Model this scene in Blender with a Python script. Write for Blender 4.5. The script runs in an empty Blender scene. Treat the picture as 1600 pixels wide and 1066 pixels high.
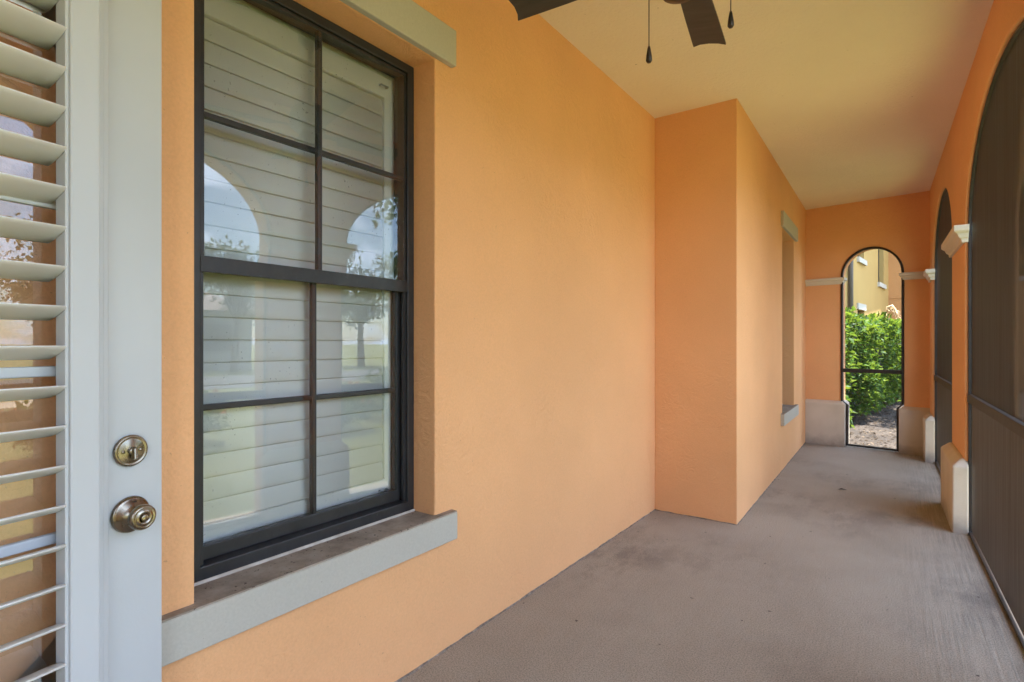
import bpy, math, random
from mathutils import Matrix, Vector
from mathutils.geometry import tessellate_polygon

sc = bpy.context.scene
COL = sc.collection
R = math.radians

# ------------------------------------------------------------------ camera
EYE = 1.28
cam_d = bpy.data.cameras.new('camera')
cam = bpy.data.objects.new('camera', cam_d)
COL.objects.link(cam)
cam_d.sensor_width = 36.0
cam_d.lens = 18.9
cam_d.shift_y = 3.0 / 1600.0
cam_d.clip_start = 0.02
cam_d.clip_end = 3000.0
cam.location = (0, 0, EYE)
cam.rotation_euler = (R(90), 0, R(35.175))
sc.camera = cam

# ------------------------------------------------------------------ world, sun, exposure
SUN_DIR = Vector((0.235, 0.10, 0.965)).normalized()          # towards the sun
EL = math.asin(SUN_DIR.z)
AZ = math.atan2(SUN_DIR.x, SUN_DIR.y)
world = bpy.data.worlds.new('World')
sc.world = world
world.use_nodes = True
wn, wl = world.node_tree.nodes, world.node_tree.links
wn.clear()
w_out = wn.new('ShaderNodeOutputWorld')
w_bg = wn.new('ShaderNodeBackground')
w_bg.inputs['Strength'].default_value = 0.135
w_sky = wn.new('ShaderNodeTexSky')
w_sky.sky_type = 'NISHITA'
w_sky.sun_disc = False
w_sky.sun_elevation = EL
w_sky.sun_rotation = AZ
w_sky.air_density = 1.0
w_sky.dust_density = 0.7
w_sky.ozone_density = 2.0
w_tc = wn.new('ShaderNodeTexCoord')
w_map = wn.new('ShaderNodeMapping')
w_map.inputs['Scale'].default_value = (1.0, 1.0, 2.2)
w_n1 = wn.new('ShaderNodeTexNoise')
w_n1.inputs['Scale'].default_value = 5.2
w_n1.inputs['Detail'].default_value = 9
w_n1.inputs['Roughness'].default_value = 0.56
w_ramp = wn.new('ShaderNodeValToRGB')
w_ramp.color_ramp.elements[0].position = 0.46
w_ramp.color_ramp.elements[0].color = (0, 0, 0, 1)
w_ramp.color_ramp.elements[1].position = 0.56
w_ramp.color_ramp.elements[1].color = (1, 1, 1, 1)
w_n2 = wn.new('ShaderNodeTexNoise')
w_n2.inputs['Scale'].default_value = 7.0
w_n2.inputs['Detail'].default_value = 6
w_cl = wn.new('ShaderNodeMix')
w_cl.data_type = 'RGBA'
w_cl.inputs[6].default_value = (4.4, 5.9, 8.8, 1)
w_cl.inputs[7].default_value = (9.4, 10.9, 13.4, 1)
w_mix = wn.new('ShaderNodeMix')
w_mix.data_type = 'RGBA'
wl.new(w_tc.outputs['Generated'], w_map.inputs['Vector'])
wl.new(w_map.outputs['Vector'], w_n1.inputs['Vector'])
wl.new(w_map.outputs['Vector'], w_n2.inputs['Vector'])
wl.new(w_n1.outputs['Fac'], w_ramp.inputs['Fac'])
wl.new(w_n2.outputs['Fac'], w_cl.inputs[0])
wl.new(w_ramp.outputs['Color'], w_mix.inputs[0])
wl.new(w_sky.outputs['Color'], w_mix.inputs[6])
wl.new(w_cl.outputs[2], w_mix.inputs[7])
wl.new(w_mix.outputs[2], w_bg.inputs['Color'])
wl.new(w_bg.outputs['Background'], w_out.inputs['Surface'])

sun_d = bpy.data.lights.new('sun', 'SUN')
sun_d.energy = 4.8
sun_d.angle = R(0.5)
sun_d.color = (1.0, 0.965, 0.91)
sun = bpy.data.objects.new('sun', sun_d)
sun.rotation_euler = SUN_DIR.to_track_quat('Z', 'Y').to_euler()
sun.location = (6, 2, 14)
COL.objects.link(sun)

sc.view_settings.view_transform = 'Standard'
sc.view_settings.look = 'None'
sc.view_settings.gamma = 1.0
sc.view_settings.exposure = 2.92
sc.render.engine = 'CYCLES'
sc.cycles.use_denoising = True
sc.cycles.max_bounces = 14
sc.cycles.diffuse_bounces = 8
sc.cycles.glossy_bounces = 6
sc.cycles.transparent_max_bounces = 24
sc.cycles.sample_clamp_indirect = 8.0
sc.cycles.caustics_reflective = False
sc.cycles.caustics_refractive = False

# ------------------------------------------------------------------ helpers
def set_tags(o, label=None, cat=None, group=None, kind=None):
    if label: o['label'] = label
    if cat: o['category'] = cat
    if group: o['group'] = group
    if kind: o['kind'] = kind
    return o

def thing(name, loc, label, cat, group=None):
    o = bpy.data.objects.new(name, None)
    o.empty_display_size = 0.1
    o.location = loc
    COL.objects.link(o)
    return set_tags(o, label, cat, group)

def world_loc(o):
    p = Vector(o.location)
    while o.parent:
        break
    return p

class MB:
    """collects faces; build() links them as ONE mesh object"""
    def __init__(self):
        self.v, self.f, self.s = [], [], []
    def add(self, vs, fs, M=None, smooth=False):
        b = len(self.v)
        for p in vs:
            p = Vector(p)
            self.v.append(M @ p if M else p)
        for f in fs:
            self.f.append([b + i for i in f])
            self.s.append(smooth)
        return self
    def box(self, a, b, M=None):
        (x0, y0, z0), (x1, y1, z1) = a, b
        vs = [(x0, y0, z0), (x1, y0, z0), (x1, y1, z0), (x0, y1, z0), (x0, y0, z1), (x1, y0, z1), (x1, y1, z1), (x0, y1, z1)]
        return self.add(vs, [(3, 2, 1, 0), (4, 5, 6, 7), (0, 1, 5, 4), (1, 2, 6, 5), (2, 3, 7, 6), (3, 0, 4, 7)], M)
    def prism(self, outer, holes, w0, w1, M=None):
        """outline in (s, z), extruded along w; local point = (s, w, z)"""
        loops = [outer] + list(holes)
        flat = [p for l in loops for p in l]
        tris = tessellate_polygon([[Vector((p[0], p[1], 0)) for p in l] for l in loops])
        n = len(flat)
        vs = [(p[0], w0, p[1]) for p in flat] + [(p[0], w1, p[1]) for p in flat]
        fs = []
        for t in tris:
            a, b, c = (flat[i] for i in t)
            ar = (b[0]-a[0])*(c[1]-a[1]) - (c[0]-a[0])*(b[1]-a[1])
            if abs(ar) < 1e-12: continue
            t = list(t) if ar > 0 else list(t)[::-1]
            fs.append(t); fs.append([i + n for i in t[::-1]])
        k = 0
        for li, l in enumerate(loops):
            m = len(l)
            area = sum(l[i][0]*l[(i+1) % m][1] - l[(i+1) % m][0]*l[i][1] for i in range(m))
            ccw = (area > 0) == (li == 0)
            for i in range(m):
                a, b = k + i, k + (i + 1) % m
                fs.append([a, a + n, b + n, b] if ccw else [a, b, b + n, a + n])
            k += m
        return self.add(vs, fs, M)
    def lathe(self, prof, seg=32, M=None):
        """prof: (radius, height) along local +z"""
        vs, fs = [], []
        for r, z in prof:
            for i in range(seg):
                a = 2*math.pi*i/seg
                vs.append((r*math.cos(a), r*math.sin(a), z))
        for j in range(len(prof)-1):
            for i in range(seg):
                i2 = (i+1) % seg
                fs.append((j*seg+i, j*seg+i2, (j+1)*seg+i2, (j+1)*seg+i))
        if prof[0][0] > 1e-6: fs.append([i for i in range(seg)][::-1])
        if prof[-1][0] > 1e-6: fs.append([(len(prof)-1)*seg+i for i in range(seg)])
        return self.add(vs, fs, M, True)
    def tube(self, pts, rad, seg=8, M=None):
        pts = [Vector(p) for p in pts]
        rr = rad if isinstance(rad, (list, tuple)) else [rad]*len(pts)
        vs, fs = [], []
        for j, p in enumerate(pts):
            d = (pts[min(j+1, len(pts)-1)] - pts[max(j-1, 0)]).normalized()
            a = d.cross(Vector((0, 0, 1)) if abs(d.z) < 0.9 else Vector((1, 0, 0))).normalized()
            b = d.cross(a)
            for i in range(seg):
                t = 2*math.pi*i/seg
                vs.append(p + (a*math.cos(t) + b*math.sin(t))*rr[j])
        for j in range(len(pts)-1):
            for i in range(seg):
                i2 = (i+1) % seg
                fs.append((j*seg+i, (j+1)*seg+i, (j+1)*seg+i2, j*seg+i2))
        fs.append([i for i in range(seg)]); fs.append([(len(pts)-1)*seg+i for i in range(seg)][::-1])
        return self.add(vs, fs, M, True)
    def mesh(self, name, mat):
        me = bpy.data.meshes.new(name)
        me.from_pydata([tuple(p) for p in self.v], [], self.f)
        me.polygons.foreach_set('use_smooth', self.s)
        if mat: me.materials.append(mat)
        me.update()
        return me
    def build(self, name, mat, parent=None, bevel=0, seg=2, root=None):
        """vertices are in world space; parent may be an Empty or a mesh at identity below an Empty"""
        o = bpy.data.objects.new(name, self.mesh(name, mat))
        COL.objects.link(o)
        if parent is not None:
            o.parent = parent
            if parent.type == 'EMPTY':
                o.matrix_parent_inverse = Matrix.Translation(parent.location).inverted()
        if bevel:
            m = o.modifiers.new('bevel', 'BEVEL')
            m.width = bevel; m.segments = seg; m.limit_method = 'ANGLE'; m.angle_limit = R(40)
        return o

def frame(p, q, flip=False):
    """matrix (s, w, z) -> world for a wall from p to q; w points to the right of p->q (flip: left)"""
    d = Vector((q[0]-p[0], q[1]-p[1], 0)).normalized()
    n = Vector((d.y, -d.x, 0))
    if flip: n = -n
    return Matrix(((d.x, n.x, 0, p[0]), (d.y, n.y, 0, p[1]), (0, 0, 1, 0), (0, 0, 0, 1)))

def rect(s0, s1, z0, z1):
    return [(s0, z0), (s1, z0), (s1, z1), (s0, z1)]

# ------------------------------------------------------------------ materials
MATS = {}
class NT:
    def __init__(self, name):
        m = bpy.data.materials.new(name); m.use_nodes = True
        self.m = m; self.n = m.node_tree.nodes; self.l = m.node_tree.links
        self.b = self.n['Principled BSDF']; self.out = self.n['Material Output']
        self.tc = self.n.new('ShaderNodeTexCoord')
        MATS[name] = m
    def node(self, t, **kw):
        x = self.n.new(t)
        for k, v in kw.items():
            if k in x.inputs: x.inputs[k].default_value = v
            else: setattr(x, k, v)
        return x
    def link(self, a, b): self.l.new(a, b)
    def noise(self, scale, detail=4, rough=0.5, stretch=None, coord='Object', dist=0.0):
        t = self.node('ShaderNodeTexNoise', Scale=scale, Detail=detail, Roughness=rough, Distortion=dist)
        src = self.tc.outputs[coord]
        if stretch:
            mp = self.node('ShaderNodeMapping'); mp.inputs['Scale'].default_value = stretch
            self.link(src, mp.inputs['Vector']); src = mp.outputs['Vector']
        self.link(src, t.inputs['Vector'])
        return t.outputs['Fac']
    def ramp(self, fac, stops):
        r = self.node('ShaderNodeValToRGB'); e = r.color_ramp.elements
        while len(e) < len(stops): e.new(0.5)
        for i, (p, c) in enumerate(stops):
            e[i].position = p; e[i].color = (c[0], c[1], c[2], 1) if isinstance(c, tuple) else (c, c, c, 1)
        self.link(fac, r.inputs['Fac'])
        return r.outputs['Color']
    def mix(self, fac, a, b, mode='MIX'):
        x = self.node('ShaderNodeMix', data_type='RGBA', blend_type=mode)
        for i, v in ((0, fac), (6, a), (7, b)):
            if hasattr(v, 'is_linked') or hasattr(v, 'links'): self.link(v, x.inputs[i])
            else: x.inputs[i].default_value = v if i == 0 else (v[0], v[1], v[2], 1)
        return x.outputs[2]
    def bump(self, height, strength, dist, prev=None):
        x = self.node('ShaderNodeBump', Strength=strength, Distance=dist)
        self.link(height, x.inputs['Height'])
        if prev is not None: self.link(prev, x.inputs['Normal'])
        return x.outputs['Normal']
    def done(self, color=None, normal=None, rough=None, metal=None, spec=None):
        if color is not None:
            if isinstance(color, tuple): self.b.inputs['Base Color'].default_value = (*color, 1)
            else: self.link(color, self.b.inputs['Base Color'])
        if normal is not None: self.link(normal, self.b.inputs['Normal'])
        if rough is not None:
            if isinstance(rough, float): self.b.inputs['Roughness'].default_value = rough
            else: self.link(rough, self.b.inputs['Roughness'])
        if metal is not None: self.b.inputs['Metallic'].default_value = metal
        if spec is not None: self.b.inputs['Specular IOR Level'].default_value = spec
        return self.m

def stucco(name, col, var=0.05, trowel=0.35, fine=0.25):
    t = NT(name)
    big = t.noise(1.3, 3)
    c1 = tuple(min(1, c*(1+var)) for c in col); c2 = tuple(c*(1-var) for c in col)
    base = t.ramp(big, [(0.3, c2), (0.7, c1)])
    spots = t.ramp(t.noise(75, 2), [(0.735, 0.0), (0.77, 1.0)])          # small scuffs and pinholes
    base = t.mix(spots, base, tuple(c*0.78 for c in col))
    grain = t.ramp(t.noise(120, 4, 0.6), [(0.35, 0.96), (0.65, 1.03)])
    base = t.mix(1.0, base, grain, 'MULTIPLY')
    swirl = t.noise(13, 3, 0.5, dist=2.6)                                # hand-trowelled sweeps, only in places
    patch = t.ramp(t.noise(2.3, 3), [(0.44, 0.0), (0.62, 1.0)])
    tr = t.node('ShaderNodeMath', operation='MULTIPLY')
    t.link(swirl, tr.inputs[0]); t.link(patch, tr.inputs[1])
    n = t.bump(t.noise(5.5, 4, 0.55), 0.35, 0.012)
    n = t.bump(tr.outputs[0], trowel, 0.006, n)
    n = t.bump(t.noise(150, 5, 0.6), fine, 0.0025, n)
    return t.done(base, n, 0.86, spec=0.25)

stucco('wall_orange', (0.800, 0.430, 0.205), trowel=0.85, fine=0.6)
stucco('wall_cream', (0.45, 0.30, 0.105), trowel=0.1)
stucco('wall_peach', (0.47, 0.235, 0.09), trowel=0.1)
stucco('trim_khaki', (0.49, 0.465, 0.40), 0.04, 0.08, 0.18)
stucco('trim_cream', (0.66, 0.62, 0.53), 0.05, 0.05, 0.2)

t = NT('pier_base')
dirt = t.noise(7, 6, 0.65)
g = t.node('ShaderNodeSeparateXYZ'); t.link(t.tc.outputs['Object'], g.inputs[0])
low = t.node('ShaderNodeMath', operation='ADD'); t.link(g.outputs['Z'], low.inputs[0]); low.inputs[1].default_value = 0.0
nz = t.node('ShaderNodeMath', operation='MULTIPLY_ADD'); t.link(dirt, nz.inputs[0]); nz.inputs[1].default_value = 0.22; t.link(low.outputs[0], nz.inputs[2])
splash = t.ramp(nz.outputs[0], [(0.10, 1.0), (0.24, 0.0)])
base = t.ramp(t.noise(4, 4), [(0.3, (0.58, 0.50, 0.40)), (0.7, (0.66, 0.585, 0.485))])
base = t.mix(splash, base, (0.34, 0.29, 0.24))
t.done(base, t.bump(t.noise(130, 5, 0.65), 0.45, 0.003), 0.9, spec=0.2)

t = NT('ceiling_texture')
base = t.ramp(t.noise(1.1, 4), [(0.3, (0.82, 0.725, 0.60)), (0.7, (0.88, 0.785, 0.655))])
base = t.mix(t.ramp(t.noise(30, 2), [(0.765, 0.0), (0.78, 1.0)]), base, (0.42, 0.36, 0.28))
vor = t.node('ShaderNodeTexVoronoi', Scale=85.0); t.link(t.tc.outputs['Object'], vor.inputs['Vector'])
n = t.bump(t.noise(42, 5, 0.6), 0.8, 0.008)
n = t.bump(t.noise(130, 4, 0.65), 0.7, 0.004, n)
t.done(base, n, 0.92, spec=0.15)

t = NT('concrete_floor')
a = t.ramp(t.noise(1.0, 6, 0.62, dist=0.4), [(0.28, (0.330, 0.288, 0.230)), (0.52, (0.380, 0.336, 0.272)), (0.75, (0.420, 0.374, 0.308))])
b = t.ramp(t.noise(3.3, 10, 0.78, stretch=(1.0, 0.55, 1.0)), [(0.42, 1.0), (0.54, 0.0)])
bm = t.ramp(t.noise(0.8, 3, 0.5), [(0.46, 0.0), (0.66, 0.7)])
mm = t.node('ShaderNodeMath', operation='MULTIPLY'); t.link(b, mm.inputs[0]); t.link(bm, mm.inputs[1])
a = t.mix(mm.outputs[0], a, (0.185, 0.160, 0.142))
sp = t.ramp(t.noise(170, 3, 0.75), [(0.33, 0.50), (0.52, 0.98), (0.68, 1.22)])
a = t.mix(1.0, a, sp, 'MULTIPLY')
dots = t.ramp(t.noise(24, 2), [(0.745, 0.0), (0.76, 1.0)])
a = t.mix(dots, a, (0.10, 0.08, 0.07))
sx = t.node('ShaderNodeSeparateXYZ'); t.link(t.tc.outputs['Object'], sx.inputs[0])
wv_f = t.ramp(t.noise(75, 4, 0.65, stretch=(1.0, 0.022, 1.0)), [(0.36, 0.0), (0.62, 1.0)])
patchy = t.ramp(t.noise(2.6, 4, 0.6), [(0.36, 0.25), (0.62, 1.0)])
nearscreen = t.ramp(sx.outputs['X'], [(0.0, 0.12), (0.40, 1.0)])
br = t.node('ShaderNodeMath', operation='MULTIPLY'); t.link(wv_f, br.inputs[0]); t.link(t.mix(1.0, nearscreen, patchy, 'MULTIPLY'), br.inputs[1])
a = t.mix(br.outputs[0], a, t.mix(0.55, a, (0.09, 0.078, 0.070)))
n = t.bump(br.outputs[0], 0.6, 0.003)
n = t.bump(t.noise(320, 5, 0.75), 0.7, 0.0022, n)
n = t.bump(t.noise(9, 5), 0.15, 0.01, n)
t.done(a, n, 0.9, spec=0.2)

t = NT('sill_stone')
a = t.ramp(t.noise(11, 7, 0.7), [(0.3, (0.21, 0.17, 0.13)), (0.55, (0.34, 0.285, 0.225)), (0.78, (0.44, 0.38, 0.31))])
a = t.mix(t.ramp(t.noise(70, 3), [(0.66, 0.0), (0.70, 1.0)]), a, (0.08, 0.06, 0.045))
t.done(a, t.bump(t.noise(120, 6, 0.7), 0.7, 0.004), 0.92, spec=0.2)

t = NT('caulk'); t.done(t.ramp(t.noise(25, 4), [(0.3, (0.42, 0.36, 0.30)), (0.7, (0.58, 0.53, 0.47))]), t.bump(t.noise(60, 3), 0.5, 0.003), 0.7)

t = NT('bronze_frame')
a = t.ramp(t.noise(9, 6, 0.7, stretch=(1, 1, 0.4)), [(0.35, (0.020, 0.020, 0.022)), (0.7, (0.036, 0.035, 0.036))])
a = t.mix(t.ramp(t.noise(45, 6, 0.75), [(0.60, 0.0), (0.80, 0.5)]), a, (0.12, 0.115, 0.11))
t.done(a, t.bump(t.noise(160, 3), 0.08, 0.001), t.ramp(t.noise(14, 4), [(0.3, 0.32), (0.7, 0.5)]), spec=0.45)

t = NT('dark_frame'); t.done(t.ramp(t.noise(12, 5), [(0.3, (0.022, 0.018, 0.016)), (0.7, (0.04, 0.033, 0.029))]), None, 0.5, spec=0.4)
t = NT('white_paint')
t.done(t.ramp(t.noise(2.0, 4), [(0.3, (0.55, 0.57, 0.58)), (0.7, (0.60, 0.62, 0.63))]), t.bump(t.noise(55, 4, 0.6, stretch=(1, 1, 0.25)), 0.10, 0.0012), 0.38, spec=0.4)
t = NT('white_door')
t.done(t.ramp(t.noise(3.0, 5), [(0.3, (0.52, 0.54, 0.545)), (0.7, (0.57, 0.59, 0.595))]), t.bump(t.noise(140, 4, 0.6), 0.22, 0.0012), 0.42, spec=0.4)
t = NT('shutter_white')
t.done((0.90, 0.895, 0.85), t.bump(t.noise(40, 3), 0.05, 0.001), 0.42, spec=0.35)
t = NT('seal_grey'); t.done((0.16, 0.155, 0.15), None, 0.8)
t = NT('antique_brass')
a = t.ramp(t.noise(18, 5), [(0.3, (0.20, 0.165, 0.12)), (0.7, (0.36, 0.31, 0.24))])
t.done(a, None, t.ramp(t.noise(30, 4), [(0.3, 0.20), (0.7, 0.34)]), metal=1.0)
t = NT('dark_hole'); t.done((0.01, 0.01, 0.01), None, 0.6)
t = NT('chrome_clip'); t.done((0.55, 0.56, 0.58), None, 0.3, metal=1.0)
t = NT('fan_bronze'); t.done((0.055, 0.044, 0.036), None, 0.42, metal=0.6)
t = NT('fan_blade')
wv = t.noise(6, 6, 0.6, stretch=(1, 7, 1))
t.done(t.ramp(wv, [(0.3, (0.038, 0.034, 0.031)), (0.7, (0.060, 0.054, 0.049))]), None, 0.5, spec=0.4)
t = NT('room_paint'); t.done((0.45, 0.43, 0.39), t.bump(t.noise(80, 3), 0.1, 0.001), 0.8)

def glass_mat(name, ior, tint=(0.985, 0.995, 0.985)):
    t = NT(name)
    tr = t.node('ShaderNodeBsdfTransparent'); tr.inputs[0].default_value = (*tint, 1)
    gl = t.node('ShaderNodeBsdfGlossy'); gl.inputs['Roughness'].default_value = 0.0
    fr = t.node('ShaderNodeFresnel'); fr.inputs['IOR'].default_value = ior
    wob = t.bump(t.noise(2.2, 2), 0.12, 0.004)
    t.link(wob, gl.inputs['Normal'])
    ms = t.node('ShaderNodeMixShader')
    t.link(fr.outputs[0], ms.inputs[0]); t.link(tr.outputs[0], ms.inputs[1]); t.link(gl.outputs[0], ms.inputs[2])
    dust = t.node('ShaderNodeMath', operation='MULTIPLY')
    t.link(t.ramp(t.noise(90, 3, 0.6), [(0.66, 0.0), (0.74, 1.0)]), dust.inputs[0]); t.link(t.ramp(t.noise(3.0, 3), [(0.45, 0.0), (0.65, 0.6)]), dust.inputs[1])
    haze_ = t.node('ShaderNodeMath', operation='ADD'); t.link(dust.outputs[0], haze_.inputs[0]); haze_.inputs[1].default_value = 0.012
    df = t.node('ShaderNodeBsdfDiffuse'); df.inputs['Color'].default_value = (0.55, 0.55, 0.53, 1)
    m2 = t.node('ShaderNodeMixShader'); t.link(haze_.outputs[0], m2.inputs[0]); t.link(ms.outputs[0], m2.inputs[1]); t.link(df.outputs[0], m2.inputs[2])
    t.link(m2.outputs[0], t.out.inputs['Surface'])
    return t.m
glass_mat('window_glass', 1.92)
glass_mat('door_glass', 1.9)

def mesh_mat(name, wire, col):
    """woven insect screen: the share of light that slips between the threads falls with the slant of the ray"""
    t = NT(name)
    geo = t.node('ShaderNodeNewGeometry')
    dot = t.node('ShaderNodeVectorMath', operation='DOT_PRODUCT')
    t.link(geo.outputs['True Normal'], dot.inputs[0]); t.link(geo.outputs['Incoming'], dot.inputs[1])
    ab = t.node('ShaderNodeMath', operation='ABSOLUTE'); t.link(dot.outputs['Value'], ab.inputs[0])
    mx = t.node('ShaderNodeMath', operation='MAXIMUM'); t.link(ab.outputs[0], mx.inputs[0]); mx.inputs[1].default_value = 0.02
    dv = t.node('ShaderNodeMath', operation='DIVIDE'); dv.inputs[0].default_value = wire; t.link(mx.outputs[0], dv.inputs[1])
    sb_ = t.node('ShaderNodeMath', operation='SUBTRACT', use_clamp=True); sb_.inputs[0].default_value = 1.0; t.link(dv.outputs[0], sb_.inputs[1])
    pw = t.node('ShaderNodeMath', operation='MULTIPLY'); pw.inputs[0].default_value = 1.0 - wire; t.link(sb_.outputs[0], pw.inputs[1])
    tr = t.node('ShaderNodeBsdfTransparent')
    streak = t.noise(60, 5, 0.7, stretch=(1, 1, 0.02))
    c = t.ramp(streak, [(0.3, tuple(x*0.55 for x in col)), (0.7, tuple(x*1.5 for x in col))])
    t.done(c, None, 0.6, spec=0.3)
    ms = t.node('ShaderNodeMixShader')
    t.link(pw.outputs[0], ms.inputs[0]); t.link(t.b.outputs[0], ms.inputs[1]); t.link(tr.outputs[0], ms.inputs[2])
    t.link(ms.outputs[0], t.out.inputs['Surface'])
    return t.m
mesh_mat('screen_mesh', 0.150, (0.042, 0.054, 0.078))
mesh_mat('pet_mesh', 0.19, (0.105, 0.112, 0.125))
mesh_mat('door_mesh', 0.12, (0.050, 0.047, 0.046))

def leaf_mat(name, dark, mid, light):
    t = NT(name)
    geo = t.node('ShaderNodeNewGeometry')
    c = t.ramp(geo.outputs['Random Per Island'], [(0.0, dark), (0.62, mid), (0.82, mid), (1.0, light)])
    t.done(c, None, 0.5, spec=0.2)
    tl = t.node('ShaderNodeBsdfTranslucent')
    t.link(t.mix(0.5, c, light), tl.inputs['Color'])
    ms = t.node('ShaderNodeMixShader'); ms.inputs[0].default_value = 0.42
    t.link(t.b.outputs[0], ms.inputs[1]); t.link(tl.outputs[0], ms.inputs[2]); t.link(ms.outputs[0], t.out.inputs['Surface'])
    return t.m
leaf_mat('hedge_leaf', (0.014, 0.045, 0.008), (0.050, 0.125, 0.014), (0.21, 0.28, 0.026))
leaf_mat('tree_leaf', (0.020, 0.055, 0.012), (0.045, 0.095, 0.020), (0.09, 0.13, 0.030))
leaf_mat('flower_petal', (0.55, 0.10, 0.03), (0.65, 0.18, 0.06), (0.70, 0.28, 0.10))
t = NT('bark'); t.done(t.ramp(t.noise(9, 6, stretch=(1, 1, 0.3)), [(0.3, (0.05, 0.035, 0.025)), (0.7, (0.13, 0.10, 0.075))]), t.bump(t.noise(30, 5), 0.6, 0.01), 0.9)
t = NT('lawn'); t.done(t.ramp(t.noise(0.7, 8, 0.7), [(0.3, (0.150, 0.165, 0.042)), (0.7, (0.235, 0.230, 0.072))]), t.bump(t.noise(40, 6, 0.7), 0.8, 0.03), 0.9)
t = NT('mulch_soil')
a = t.ramp(t.noise(16, 7, 0.75), [(0.3, (0.022, 0.016, 0.011)), (0.55, (0.065, 0.048, 0.035)), (0.75, (0.14, 0.11, 0.083))])
a = t.mix(t.ramp(t.noise(1.7, 6, 0.7), [(0.42, 0.0), (0.58, 0.8)]), a, (0.030, 0.022, 0.016))  # broad dark soil patches that also stand in for dappled shade
t.done(a, t.bump(t.noise(22, 7, 0.75), 0.9, 0.04), 0.95)
leaf_mat('mulch_chip', (0.02, 0.014, 0.010), (0.06, 0.043, 0.030), (0.24, 0.185, 0.13))
t = NT('pale_concrete'); t.done(t.ramp(t.noise(2, 6), [(0.3, (0.40, 0.32, 0.22)), (0.7, (0.52, 0.42, 0.30))]), t.bump(t.noise(90, 4), 0.4, 0.004), 0.9)
t = NT('asphalt'); t.done(t.ramp(t.noise(3, 6), [(0.3, (0.10, 0.10, 0.10)), (0.7, (0.15, 0.15, 0.145))]), None, 0.9)
t = NT('dry_frond'); t.done(t.ramp(t.noise(20, 4), [(0.3, (0.45, 0.30, 0.15)), (0.7, (0.70, 0.55, 0.34))]), None, 0.8)
t = NT('roof_tile'); t.done(t.ramp(t.noise(5, 5), [(0.3, (0.26, 0.20, 0.17)), (0.7, (0.36, 0.29, 0.25))]), t.bump(t.noise(14, 3, stretch=(1, 1, 5)), 0.5, 0.03), 0.85)
t = NT('downpipe_brown'); t.done((0.085, 0.068, 0.052), None, 0.5)
t = NT('far_white'); t.done((0.42, 0.42, 0.41), None, 0.8)
t = NT('far_glass'); t.done((0.03, 0.035, 0.04), None, 0.12, spec=0.6)
M_ = MATS

# ------------------------------------------------------------------ plan of the porch (metres)
H = 3.0
def xa(y): return -1.478 + 0.0174*(y - 4.0)          # window wall
def xr(y): return 0.405 - 0.0157*(y - 4.71)          # inner face of the arcade
A_P, A_Q = (xa(-3.4), -3.4), (xa(4.003), 4.003)
B_P, B_Q = (-0.884, 4.0), (-0.900, 7.87)
E_P, E_Q = (-0.900, 7.865), (0.330, 7.690)
R_P, R_Q = (xr(-3.4), -3.4), (xr(8.05), 8.05)

# ---- setting
MB().box((-1.85, -3.6, -0.20), (0.68, 7.98, 0.0)).build('porch_floor', M_['concrete_floor'])['kind'] = 'structure'
MB().box((-1.95, -3.7, H), (1.185, 8.25, H + 0.28)).build('porch_ceiling', M_['ceiling_texture'])['kind'] = 'structure'  # unseen overhang on the open side is sized to keep sun off the floor
g = MB().box((-400, -400, -0.6), (400, 400, -0.10)).build('lawn', M_['lawn']); g['kind'] = 'structure'

# ---- window wall with one tall opening
FA = frame(A_P, A_Q, flip=True)                      # s along +Y, w into the wall (-X)
def sA(y): return y + 3.4
W0, W1, ZB, ZT = sA(0.694), sA(1.612), 0.576, 2.440
LA = sA(4.003)
o = MB().prism(rect(0, LA + 0.25, -0.02, H + 0.02), [rect(W0, W1, ZB - 0.06, ZT)], 0.0, 0.30, FA).build('stucco_wall', M_['wall_orange'], bevel=0.006)
wallA = set_tags(o, 'long orange stucco porch wall holding the large six-over-six grid window', 'wall')

# ---- bump-out: face towards the camera plus the wall with the far window
FB = frame(B_P, B_Q, flip=True)
b0, b1 = 5.985 - 4.0, 6.815 - 4.0
LB = 3.87
o = MB().prism(rect(0.0, LB + 0.2, -0.02, H + 0.02), [rect(b0, b1, ZB - 0.06, ZT)], 0.0, 0.595, FB).build('projecting_wall', M_['wall_orange'], bevel=0.006)
wallB = set_tags(o, 'projecting orange stucco wall block stepping forward with a narrow recessed window', 'wall')

t = NT('grime_joint'); t.done(t.ramp(t.noise(30, 5, 0.7), [(0.35, (0.10, 0.08, 0.065)), (0.6, (0.30, 0.25, 0.20)), (0.75, (0.45, 0.40, 0.34))]), t.bump(t.noise(70, 4), 0.8, 0.004), 0.95)
def base_joint(F, s0, s1, parent):
    r = random.Random(int(s1*100)); n_ = int((s1-s0)/0.05)
    pts_ = [F @ Vector((s0 + (s1-s0)*i/n_, r.uniform(-0.003, 0.002), 0.0015 + r.uniform(-0.002, 0.002))) for i in range(n_+1)]
    m = MB(); m.tube(pts_, [r.uniform(0.003, 0.0065) for _ in pts_], 6)
    m.build('base_joint', MATS['grime_joint'], parent)
base_joint(FA, sA(0.8), LA, wallA)
base_joint(FB, 0.0, LB, wallB)
base_joint(frame((A_Q[0], 3.999), (B_P[0], 3.999), flip=True), 0.0, 0.59, wallB)

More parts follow.
